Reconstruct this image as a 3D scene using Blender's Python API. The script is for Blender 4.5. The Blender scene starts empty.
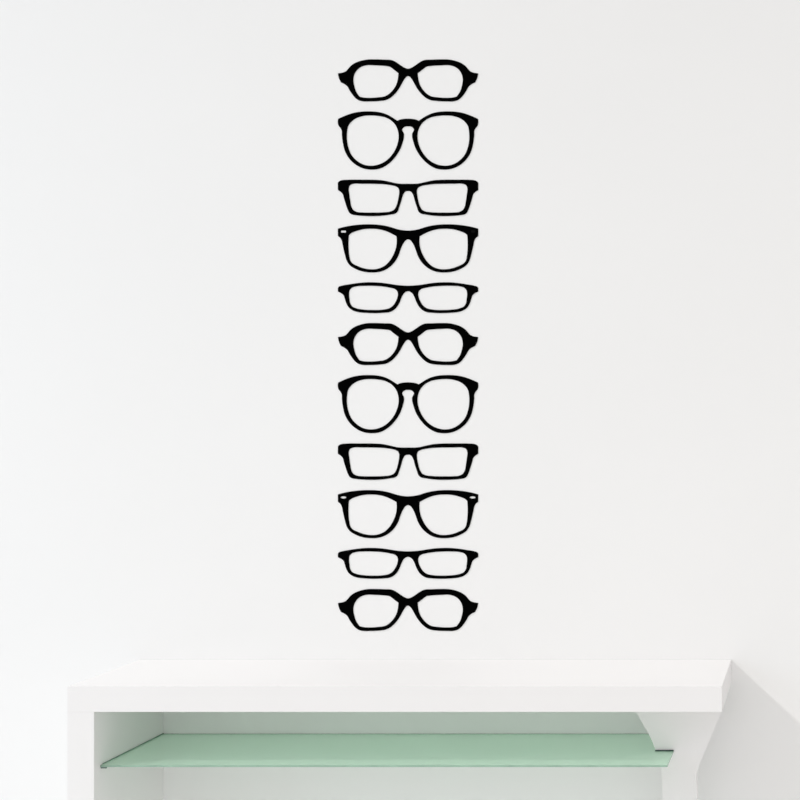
import bpy, bmesh, math
from mathutils import Vector
from mathutils.geometry import delaunay_2d_cdt

C = bpy.context.scene
COL = C.collection

# ------------------------------------------------------------------ camera
S = 0.0025            # metres per photo pixel on the wall (y = 0)
D = 3.3               # camera to wall
VX, VY = 819.0, 404.0 # where the camera axis meets the photograph (a cropped, straight-on view)
CZ = 1.62             # eye height
cam_d = bpy.data.cameras.new('camera')
cam = bpy.data.objects.new('camera', cam_d)
COL.objects.link(cam)
cam.location = (0, -D, CZ)
cam.rotation_euler = (math.radians(90), 0, 0)
cam_d.sensor_width = 36
cam_d.lens = 36 * D / (800 * S)
cam_d.shift_x = (400 - VX) / 800
cam_d.shift_y = (VY - 400) / 800
C.camera = cam

# ------------------------------------------------------------------ world, sun, window light, added front fill
w = bpy.data.worlds.new('World'); C.world = w; w.use_nodes = True
bg = w.node_tree.nodes['Background']
# the white room around: bright ceiling above, a little less light from below
wn = w.node_tree.nodes; wl = w.node_tree.links
wtc = wn.new('ShaderNodeTexCoord'); wsep = wn.new('ShaderNodeSeparateXYZ'); wmr = wn.new('ShaderNodeMapRange')
wmr.inputs['From Min'].default_value = -1; wmr.inputs['From Max'].default_value = 1
wmr.inputs['To Min'].default_value = 0.48; wmr.inputs['To Max'].default_value = 1.02
wl.new(wtc.outputs['Generated'], wsep.inputs[0]); wl.new(wsep.outputs['Z'], wmr.inputs['Value'])
wl.new(wmr.outputs[0], bg.inputs[1])
bg.inputs[0].default_value = (1.0, 0.983, 0.968, 1)

sun_d = bpy.data.lights.new('sun', 'SUN')
sun_d.energy = 1.2; sun_d.angle = math.radians(1.8); sun_d.color = (1.0, 0.985, 0.97)
sun = bpy.data.objects.new('sun', sun_d); COL.objects.link(sun)
sun.location = (-4, -3, 4)
sun.rotation_euler = Vector((1.0, 0.52, -0.93)).to_track_quat('-Z', 'Y').to_euler()

win_d = bpy.data.lights.new('window_light', 'AREA')
win_d.shape = 'RECTANGLE'; win_d.size = 2.4; win_d.size_y = 2.0
win_d.energy = 36; win_d.color = (0.70, 0.86, 1.0)
win = bpy.data.objects.new('window_light', win_d); COL.objects.link(win)
win.location = (-4.8, -2.0, 2.3)
win.rotation_euler = Vector((1.0, 0.55, -0.3)).to_track_quat('-Z', 'Y').to_euler()

front_d = bpy.data.lights.new('front_fill', 'AREA')  # added soft fill from behind the camera, lifts the shade under the top board
front_d.shape = 'RECTANGLE'; front_d.size = 4.0; front_d.size_y = 1.6
front_d.energy = 11; front_d.color = (1.0, 0.985, 0.97)
front = bpy.data.objects.new('front_fill', front_d); COL.objects.link(front)
front.location = (0.3, -4.4, 0.8)
front.rotation_euler = (math.radians(90), 0, 0)

C.view_settings.view_transform = 'Standard'
C.view_settings.look = 'None'
C.view_settings.gamma = 1
C.view_settings.use_curve_mapping = False
C.view_settings.exposure = -0.19

# ------------------------------------------------------------------ helpers
def px(x, y, f=1.0):
    """point on the plane at fraction f of the wall distance -> (X, Z)"""
    return ((x - VX) * S * f, CZ + (VY - y) * S * f)

def mat(name, col, rough=0.5, noise=0.0, scale=6.0, spec=0.5, bump=0.0):
    m = bpy.data.materials.new(name); m.use_nodes = True
    nt = m.node_tree; b = nt.nodes['Principled BSDF']
    b.inputs['Base Color'].default_value = (*col, 1)
    b.inputs['Roughness'].default_value = rough
    b.inputs['Specular IOR Level'].default_value = spec
    if noise or bump:
        tc = nt.nodes.new('ShaderNodeTexCoord')
        n = nt.nodes.new('ShaderNodeTexNoise'); n.inputs['Scale'].default_value = scale
        n.inputs['Detail'].default_value = 4
        nt.links.new(tc.outputs['Object'], n.inputs['Vector'])
        if noise:
            r = nt.nodes.new('ShaderNodeValToRGB')
            r.color_ramp.elements[0].position = 0.3; r.color_ramp.elements[1].position = 0.7
            r.color_ramp.elements[0].color = (*[c * (1 - noise) for c in col], 1)
            r.color_ramp.elements[1].color = (*[min(1, c * (1 + noise)) for c in col], 1)
            nt.links.new(n.outputs['Fac'], r.inputs['Fac'])
            nt.links.new(r.outputs['Color'], b.inputs['Base Color'])
        if bump:
            n2 = nt.nodes.new('ShaderNodeTexNoise'); n2.inputs['Scale'].default_value = scale * 40
            nt.links.new(tc.outputs['Object'], n2.inputs['Vector'])
            bp = nt.nodes.new('ShaderNodeBump'); bp.inputs['Strength'].default_value = bump
            bp.inputs['Distance'].default_value = 0.001
            nt.links.new(n2.outputs['Fac'], bp.inputs['Height'])
            nt.links.new(bp.outputs['Normal'], b.inputs['Normal'])
    return m

def obj(name, bm, m, parent=None):
    me = bpy.data.meshes.new(name)
    bmesh.ops.recalc_face_normals(bm, faces=bm.faces)
    bm.to_mesh(me); bm.free()
    me.materials.append(m)
    o = bpy.data.objects.new(name, me); COL.objects.link(o)
    if parent:
        o.parent = parent
    return o

def box_bm(x0, x1, y0, y1, z0, z1, bevel=0.0):
    bm = bmesh.new()
    bmesh.ops.create_cube(bm, size=1)
    for v in bm.verts:
        v.co = Vector(((x0 + x1) / 2 + v.co.x * (x1 - x0), (y0 + y1) / 2 + v.co.y * (y1 - y0), (z0 + z1) / 2 + v.co.z * (z1 - z0)))
    if bevel:
        bmesh.ops.bevel(bm, geom=bm.edges[:], offset=bevel, segments=2, affect='EDGES')
    return bm

def prism_xz(pts, y0, y1, bevel=0.0):
    bm = bmesh.new()
    a = [bm.verts.new((x, y0, z)) for x, z in pts]
    b = [bm.verts.new((x, y1, z)) for x, z in pts]
    bm.faces.new(a); bm.faces.new(b[::-1])
    n = len(pts)
    for i in range(n):
        bm.faces.new((a[i], b[i], b[(i + 1) % n], a[(i + 1) % n]))
    if bevel:
        es = [e for e in bm.edges if abs(e.verts[0].co.y - y0) < 1e-6 and abs(e.verts[1].co.y - y0) < 1e-6]
        bmesh.ops.bevel(bm, geom=es, offset=bevel, segments=2, affect='EDGES')
    return bm

def prism_xy(pts, z0, z1, bevel=0.0):
    bm = bmesh.new()
    a = [bm.verts.new((x, y, z0)) for x, y in pts]
    b = [bm.verts.new((x, y, z1)) for x, y in pts]
    bm.faces.new(a); bm.faces.new(b[::-1])
    n = len(pts)
    for i in range(n):
        bm.faces.new((a[i], b[i], b[(i + 1) % n], a[(i + 1) % n]))
    if bevel:
        bmesh.ops.bevel(bm, geom=bm.edges[:], offset=bevel, segments=1, affect='EDGES')
    return bm

# ------------------------------------------------------------------ materials
M_wall = mat('wall_paint', (0.89, 0.887, 0.882), 0.75, noise=0.006, scale=1.6, spec=0.2, bump=0.05)
M_floor = mat('pale_floor', (0.85, 0.845, 0.84), 0.5, noise=0.03, scale=3)
M_white = mat('white_lacquer', (0.868, 0.856, 0.852), 0.5, noise=0.004, scale=5, spec=0.25)
M_black = mat('black_vinyl', (0.0012, 0.0012, 0.0012), 0.85, spec=0.0)
M_hint = mat('black_vinyl_mark', (0.006, 0.006, 0.006), 0.8, spec=0.0)
M_steel = mat('pin_metal', (0.18, 0.24, 0.22), 0.35)

def glass_mat(name, tint, diff, f_diff, rough):
    m = bpy.data.materials.new(name); m.use_nodes = True
    nt = m.node_tree; nt.nodes.clear()
    out = nt.nodes.new('ShaderNodeOutputMaterial')
    tr = nt.nodes.new('ShaderNodeBsdfTransparent'); tr.inputs[0].default_value = (*tint, 1)
    df = nt.nodes.new('ShaderNodeBsdfDiffuse'); df.inputs[0].default_value = (*diff, 1)
    tl = nt.nodes.new('ShaderNodeBsdfTranslucent'); tl.inputs[0].default_value = (*diff, 1)
    gl = nt.nodes.new('ShaderNodeBsdfGlossy'); gl.inputs[0].default_value = (1, 1, 1, 1); gl.inputs[1].default_value = rough
    m1 = nt.nodes.new('ShaderNodeMixShader'); m1.inputs[0].default_value = 0.35
    m2 = nt.nodes.new('ShaderNodeMixShader'); m2.inputs[0].default_value = f_diff
    m3 = nt.nodes.new('ShaderNodeMixShader')
    lw = nt.nodes.new('ShaderNodeLayerWeight'); lw.inputs[0].default_value = 0.5
    pw = nt.nodes.new('ShaderNodeMath'); pw.operation = 'POWER'; pw.inputs[1].default_value = 4.0
    fr = nt.nodes.new('ShaderNodeMath'); fr.operation = 'MULTIPLY'; fr.inputs[1].default_value = 0.45
    nt.links.new(lw.outputs['Facing'], pw.inputs[0]); nt.links.new(pw.outputs[0], fr.inputs[0])
    L = nt.links.new
    L(df.outputs[0], m1.inputs[1]); L(tl.outputs[0], m1.inputs[2])
    L(tr.outputs[0], m2.inputs[1]); L(m1.outputs[0], m2.inputs[2])
    L(fr.outputs[0], m3.inputs[0]); L(m2.outputs[0], m3.inputs[1]); L(gl.outputs[0], m3.inputs[2])
    L(m3.outputs[0], out.inputs[0])
    return m
M_glass = glass_mat('green_frosted_glass', (0.80, 0.915, 0.84), (0.76, 0.94, 0.815), 0.47, 0.2)
M_glass_edge = mat('green_glass_edge', (0.30, 0.46, 0.36), 0.2, noise=0.1, scale=30)

# ------------------------------------------------------------------ the setting
def struct(name, bm, m):
    o = obj(name, bm, m); o['kind'] = 'structure'; return o
struct('floor', box_bm(-4.6, 2.6, -4.6, 0, -0.08, 0), M_floor)
struct('wall_back', box_bm(-4.6, 2.6, 0, 0.12, 0, 3.0), M_wall)

# ------------------------------------------------------------------ the white shelf unit
F = 0.9045                      # the unit's front plane
YF = -D * (1 - F)
xl, zt = px(67.2, 686.5, F)
xr, zb = px(722, 712, F)
xi, _ = px(94, 712, F)
unit = bpy.data.objects.new('shelf_unit', None); COL.objects.link(unit)
unit.location = (0, 0, 0)
unit['label'] = 'white wall-side shelf unit with thick top board and green glass shelf'
unit['category'] = 'shelf unit'

obj('top_board', box_bm(xl, xr, YF, 0, zb, zt, 0.0005), M_white, unit)
obj('side_board', box_bm(xl, xi, YF, 0, 0, zb, 0.0005), M_white, unit)

# flared leg, set back under the right end
FL = 0.950
YL = -D * (1 - FL)
left_edge = [(627.5, 697), (636, 712), (643, 724), (648.5, 733.5), (652.5, 742), (656, 751), (659, 760), (661, 768), (662, 777), (662.3, 790)]
right_edge = [(697, 790), (696, 779), (696.5, 773), (700, 763.5), (704.3, 753), (713, 732), (722, 711), (725.5, 702)]
pts = [px(x, y, FL) for x, y in left_edge]
pts[0] = (pts[0][0], zb)
rp = [px(x, y, FL) for x, y in right_edge]
rp[-1] = (min(rp[-1][0], xr - 0.002), zb)
pts = pts + [(pts[-1][0], 0.0), (rp[0][0], 0.0)] + rp
leg = obj('flared_leg', prism_xz(pts, YL, YL + 0.03), M_white, unit)
leg['label'] = 'flared white leg, wide under the top board and narrow below'

# glass shelf, notched round the leg
FG = 0.912
YG = -D * (1 - FG)
xg0 = xi + 0.001
xg1, zg = px(667.5, 765.3, FG)
zg1 = zg; zg0 = zg - 0.004
xn = px(651, 752, FL)[0]            # notch starts left of the leg's edge, hidden behind it
yn = YL - 0.001
# where glass passes the leg it runs behind it from the leg's own left edge
xn2 = px(655.5, 752, FL)[0] - 0.0015
gp = [(xg0, YG), (xg1, YG), (xg1, yn), (xn2, yn), (xn2, -0.002), (xg0, -0.002)]
glass = obj('glass_shelf', prism_xy(gp, zg0, zg1), M_glass, unit)
glass['label'] = 'green tinted glass shelf'
glass.data.materials.append(M_glass_edge)
for p in glass.data.polygons:
    if abs(p.normal.z) < 0.5:
        p.material_index = 1
M_seal = mat('dark_seal', (0.035, 0.06, 0.055), 0.4)
M_seal_green = mat('green_seal', (0.16, 0.26, 0.20), 0.4)
sl = obj('edge_seal', box_bm(xn2 + 0.001, xg1 + 0.0008, yn - 0.003, yn, zg1, zg1 + 0.0028, 0.0005), M_seal, unit)
sl['label'] = 'dark seal where the glass meets the leg'
sl = obj('edge_seal', box_bm(xi, xi + 0.0022, YG + 0.01, -0.002, zg1, zg1 + 0.0014), M_seal_green, unit)
sl['label'] = 'thin green seal along the side board'
# shelf pins on the side board, the front one shows
def pin_bm(x, y, z, r, l):
    bm = bmesh.new()
    bmesh.ops.create_cone(bm, cap_ends=True, segments=20, radius1=r, radius2=r, depth=l)
    bmesh.ops.bevel(bm, geom=[e for e in bm.edges if len(e.link_faces) == 2 and abs(e.verts[0].co.z - e.verts[1].co.z) < 1e-6], offset=r * 0.25, segments=2, affect='EDGES')
    for v in bm.verts:
        v.co = Vector((x + v.co.z + l / 2, y + v.co.x, z + v.co.y))
    return bm
for yy in (YG + 0.0045,):
    pn = obj('shelf_pin', pin_bm(xi, yy, zg0 - 0.0022, 0.0023, 0.013), M_steel, unit)
    pn['label'] = 'small dark shelf pin'

# ------------------------------------------------------------------ eyeglasses decals
# half outlines (left half) in photo pixels; a trailing 1 marks a hard corner. mirrored about x = 408
CXP = 408.0
SH = {}
SH['angular'] = dict(
 outer=[(408,69.0),(404.5,67.9),(401,65.8),(397,63.0),(393.5,61.0),(391,60.2),(385,59.9),(375,59.6),(367,59.8),(360,61.3),(354,63.8),(350.5,66.4),(348,69.3),(346,71.4),(343.5,72.6),(338,73.6,1),(339,78),(341,82.3,1),(344.5,84.0),(347.5,86.5),(349.5,90),(352.5,94.5),(355.5,98),(358.5,100.1),(361.5,101),(370,101.3),(380,100.8),(385.5,100),(389,98.5),(393,95.5),(397,91),(400,86.5),(403,81),(405,78),(406.5,76.5),(408,76.0)],
 inner=[(398.6,73.2,1),(394,69.7),(389.5,66.5),(385,65.8),(375,65.2),(366,65.2),(361,66.8),(357,69.8),(354.3,74),(353.1,80),(354,86),(356,92),(359.3,96.8,1),(363,97.7),(370,98.1),(378,97.6),(385.5,96.3),(389.5,93.8),(393.5,89.6),(396.5,84.5),(398,79)],
 bridge=402.0, lug=346.0)
SH['round'] = dict(
 outer=[(408,118.9),(404,119.1),(400,119.8),(397.3,121,1),(394,118.8),(390,116.3),(384,113.6),(378,112.2),(370,111.6),(362,111.8),(354,113),(347,115.2),(342,117.3),(338.2,119.1,1),(337.9,122),(338.5,125.3),(340.5,128),(341.8,130.5),(342,135),(343,143),(345,151),(349,158.2),(355,164.1),(362,167.9),(371,169.5),(380,168.4),(388,164),(395,157),(400,149),(402.5,142),(403.8,136),(403.7,133.8),(402.5,131.4),(401.9,129.8),(403,127.8),(405,126.5),(408,126.2)],
 inner=[(398.8,137.5),(398,130.5),(395.5,125),(391,120.3),(385,117.2),(378,115.8),(371,115.3),(363,115.9),(356,118.2),(351,121.8),(348,126),(346.8,132),(346.7,140),(348.2,148),(351.2,155),(356.3,160.6),(363,164.6),(371,166),(380,164.3),(387,160.3),(393,153.8),(397,146)],
 bridge=399.9, lug=342.4)
SH['square'] = dict(
 outer=[(408,184),(402,184),(397,183.6),(394,183),(388,181.6),(382,180.5),(374,180),(360,179.9),(347,180),(342,180.4),(339.5,181.3),(338,182.8,1),(338,190,1),(341,192),(342.8,194),(344,198),(346,204.5),(348,210),(349.5,212.8),(351,214),(356,215.1),(364,215.8),(372,216),(382,215.6),(390,214.5),(395.5,213.2),(397,212),(399,207),(401,201),(403,194.5),(404.5,192.1),(406,191.1),(408,190.9)],
 inner=[(399.3,190.5),(398.2,187.8),(395,186),(390,184.9),(384,184.1),(375,183.7),(362,183.6),(353,183.8),(350,185),(348.6,188),(349,194),(350,201),(351.2,207),(353,210),(356.5,212),(363,212.7),(372,212.8),(384,212.5),(391,211.5),(394,210),(396.5,206),(398.2,200),(399.1,195)],
 bridge=401.5, lug=343.5)
SH['tall'] = dict(
 outer=[(408,230.8),(402,230.3),(397,229.3),(392,227.7),(385,225.9),(378,224.9),(370,224.5),(360,224.8),(350,226),(343,227.4),(338,228.8,1),(338,236,1),(340.3,237.8),(341.5,239.8),(343,246),(345,254.5),(347,261),(350,265.3),(355,268.5),(362,271.2),(370,272.3),(376,272.2),(382,271),(388,268),(394,262.5),(398,256),(400.5,249),(403,243.5),(405.5,240.3),(408,239.2)],
 inner=[(396.6,236.2,1),(392,233.7),(386,231),(379,229.2),(371,228.6),(363,229.2),(356,231),(350.5,233.4),(348.6,235.1,1),(348.2,242),(348.3,249),(349,256),(350.5,261.5),(352.5,263.7),(357,266),(364,268.5),(371,269.5),(377,269.1),(384,266.4),(390,260.7),(394,253.8),(396.3,247),(396.9,241)],
 bridge=402.0, lug=347.6)
SH['narrow'] = dict(
 outer=[(408,285.9),(400,285.5),(394,284.8),(388,283.8),(382,283),(374,282.5),(366,282.5),(358,283.2),(348,284.7),(342,285.8),(339,286.8),(338,288,1),(338,291.5,1),(341,293),(343.5,295),(345,299),(346.5,303.5),(349,307.5),(353,310.4),(358,311.9),(366,312.7),(375,313),(384,312.6),(390,311.8),(393.5,310),(397,306.5),(399.5,302),(401.5,297),(403.5,293.5),(405.8,291.7),(408,291.1)],
 inner=[(398,293.3),(397.2,290.9),(395,289),(390,287.6),(383,286.4),(375,285.8),(364,285.7),(356,286.3),(351.5,287.8),(349.3,290.5),(348.8,294),(349.2,299),(350,303.5),(352,306.5),(356,308.4),(364,309.8),(373,310.2),(383,309.8),(389,308.5),(392.5,306.3),(395.5,302.3),(397.4,298)],
 bridge=401.0, lug=345.5)

def smooth(pts, closed, sub=5):
    """Catmull-Rom through the points, straight tangent breaks at hard corners"""
    n = len(pts); out = []
    P = [Vector(p[:2]) for p in pts]; hard = [len(p) > 2 for p in pts]
    rng = n if closed else n - 1
    for i in range(rng):
        p1, p2 = P[i], P[(i + 1) % n]
        h1, h2 = hard[i], hard[(i + 1) % n]
        if closed:
            p0, p3 = P[(i - 1) % n], P[(i + 2) % n]
        else:
            # mirror about the centre line at the ends
            p0 = P[i - 1] if i > 0 else Vector((2 * CXP - P[1].x, P[1].y))
            p3 = P[i + 2] if i + 2 < n else Vector((2 * CXP - P[n - 2].x, P[n - 2].y))
        L = (p2 - p1).length
        def tan(a, b, c):
            d1, d2 = (b - a).length, (c - b).length
            v = (b - a) / max(d1, 1e-6) * d2 + (c - b) / max(d2, 1e-6) * d1
            return v / max(d1 + d2, 1e-6)
        t1 = (p2 - p1) / L if h1 else tan(p0, p1, p2)
        t2 = (p2 - p1) / L if h2 else tan(p1, p2, p3)
        for k in range(sub):
            t = k / sub
            out.append((2*t**3 - 3*t**2 + 1) * p1 + (t**3 - 2*t**2 + t) * L * t1 + (-2*t**3 + 3*t**2) * p2 + (t**3 - t**2) * L * t2)
    if not closed:
        out.append(P[-1])
    # widen the strokes a touch: outer line outwards, lens line inwards
    m = len(out); res = []
    for i in range(m):
        a = out[i - 1] if (closed or i > 0) else Vector((2 * CXP - out[1].x, out[1].y))
        b = out[(i + 1) % m] if (closed or i < m - 1) else Vector((2 * CXP - out[m - 2].x, out[m - 2].y))
        t = (b - a).normalized()
        nrm = Vector((-t.y, t.x))
        res.append(out[i] + nrm * (-0.15 if closed else 0.12))
    return res

def mirror(pts):
    return [Vector((2 * CXP - p.x, p.y)) for p in reversed(pts)]

def flat_faces(shape, holes):
    """2D outline with lens openings (and small slots) -> triangulated bmesh in photo pixel coordinates"""
    o = smooth(shape['outer'], False)
    outer = o + mirror(o)[1:-1]
    inner = smooth(shape['inner'], True)
    loops = [outer, inner, mirror(inner)] + holes
    vs, fs = [], []
    def inside(c, lp):
        k = False
        for i in range(len(lp)):
            p, q = lp[i], lp[i - 1]
            if (p.y > c.y) != (q.y > c.y) and c.x < (q.x - p.x) * (c.y - p.y) / (q.y - p.y) + p.x:
                k = not k
        return k
    for lp in loops:
        b = len(vs)
        vs += [Vector((p[0], p[1])) for p in lp]
        fs += [(b + i, b + (i + 1) % len(lp)) for i in range(len(lp))]
    ov, oe, of, _, _, org = delaunay_2d_cdt(vs, fs, [], 0, 1e-5)
    bm = bmesh.new()
    bv = [bm.verts.new((v.x, v.y, 0)) for v in ov]
    for f, og in zip(of, org):
        c = Vector((sum(ov[i].x for i in f) / len(f), sum(ov[i].y for i in f) / len(f)))
        if inside(c, outer) and not any(inside(c, h) for h in loops[1:]):
            bm.faces.new([bv[i] for i in f])
    bmesh.ops.delete(bm, geom=[v for v in bm.verts if not v.link_faces], context='VERTS')
    return bm

TH = 0.0012   # vinyl thickness
def vinyl(bm2, faces, yref, name, m, parent):
    """give the chosen flat faces thickness, in metres about the decal's own origin"""
    bm = bmesh.new(); mp = {}
    def vert(v, y):
        k = (v, y)
        if k not in mp:
            mp[k] = bm.verts.new(((v.co.x - CXP) * S, y, (yref - v.co.y) * S))
        return mp[k]
    fset = set(faces)
    for f in faces:
        bm.faces.new([vert(v, -TH) for v in f.verts])
        bm.faces.new([vert(v, 0.0) for v in reversed(f.verts)])
        for e in f.edges:
            if sum(1 for g in e.link_faces if g in fset) == 1:
                a, b = e.verts
                bm.faces.new((vert(a, -TH), vert(b, -TH), vert(b, 0.0), vert(a, 0.0)))
    return obj(name, bm, m, parent)

def make_decal(kind, holes=(), mark=None):
    sh = SH[kind]
    ys = [p[1] for p in sh['outer']]; yref = (min(ys) + max(ys)) / 2
    bm2 = flat_faces(sh, list(holes))
    for c in (sh['bridge'], 2 * CXP - sh['bridge'], sh['lug'], 2 * CXP - sh['lug']):
        bmesh.ops.bisect_plane(bm2, geom=bm2.verts[:] + bm2.edges[:] + bm2.faces[:], plane_co=(c, 0, 0), plane_no=(1, 0, 0), dist=1e-5)
    z = {'bridge': [], 'rim_l': [], 'rim_r': [], 'end_l': [], 'end_r': []}
    for f in bm2.faces:
        c = f.calc_center_median(); u = abs(c.x - CXP)
        side = '_l' if c.x < CXP else '_r'
        if u < CXP - sh['bridge']: z['bridge'].append(f)
        elif u > CXP - sh['lug']: z['end' + side].append(f)
        else: z['rim' + side].append(f)
    root = bpy.data.objects.new('eyeglasses_decal', None); COL.objects.link(root)
    X, Z = px(CXP, yref)
    root.location = (X, 0, Z)
    vinyl(bm2, z['rim_l'], yref, 'rim', M_black, root)
    vinyl(bm2, z['rim_r'], yref, 'rim', M_black, root)
    vinyl(bm2, z['bridge'], yref, 'bridge', M_black, root)
    vinyl(bm2, z['end_l'], yref, 'end_piece', M_black, root)
    er = vinyl(bm2, z['end_r'], yref, 'end_piece', M_black, root)
    bm2.free()
    if mark:
        x0, x1, y0, y1 = mark
        b = box_bm((x0 - CXP) * S, (x1 - CXP) * S, -TH - 0.0003, -TH, (yref - y1) * S, (yref - y0) * S)
        obj('rivet_mark', b, M_hint, er)
    return root, yref

def copy_tree(o, parent=None):
    c = o.copy(); COL.objects.link(c)
    if parent: c.parent = parent
    for ch in list(o.children):
        copy_tree(ch, c)
    return c

def place(root, yref, dy, label):
    X, Z = px(CXP + 0.15, yref + dy)
    root.location = (X, 0, Z)
    root['label'] = label; root['category'] = 'wall decal'
    root['group'] = 'eyeglasses decals in a column on the wall'

def ell(cx, cy, rx, ry, n=20, p=2.0):
    out = []
    for i in range(n):
        a = 2 * math.pi * (i + 0.5) / n
        c, s = math.cos(a), math.sin(a)
        out.append(Vector((cx + rx * math.copysign(abs(c) ** (2 / p), c), cy + ry * math.copysign(abs(s) ** (2 / p), s))))
    return out

a, ya = make_decal('angular'); b, yb = make_decal('round'); c_, yc = make_decal('square')
d4, yd = make_decal('tall', [ell(343.4, 231.6, 2.6, 1.05, 24, 6)], mark=(471.2, 475.2, 230.2, 232.8))
d9, _ = make_decal('tall', [ell(343.4, 231.7, 2.9, 1.15), ell(2 * CXP - 343.4, 231.7, 2.9, 1.15)])
e_, ye = make_decal('narrow')
a2 = copy_tree(a); a3 = copy_tree(a); b2 = copy_tree(b); c2 = copy_tree(c_); e2 = copy_tree(e_)
place(a, ya, 0, 'black eyeglasses decal with angular winged frame, topmost of the column')
place(b, yb, 0, 'upper of the two round black eyeglasses decals with keyhole bridge')
place(c_, yc, 0, 'black rectangular eyeglasses decal just below the upper round pair')
place(d4, yd, 0, 'tall black eyeglasses decal with a white slot at its left end only')
place(e_, ye, 0, 'narrow black eyeglasses decal directly above the middle winged pair')
place(a2, ya, 263.6, 'black winged eyeglasses decal in the middle of the column')
place(b2, yb, 263.6, 'lower of the two round black eyeglasses decals with keyhole bridge')
place(c2, yc, 263.7, 'black rectangular eyeglasses decal just below the lower round pair')
place(d9, yd, 265.7, 'tall black eyeglasses decal with white oval rivets at both ends')
place(e2, ye, 265.6, 'narrow black eyeglasses decal just above the bottom winged pair')
place(a3, ya, 529.5, 'black winged eyeglasses decal at the bottom of the column, nearest the shelf unit')
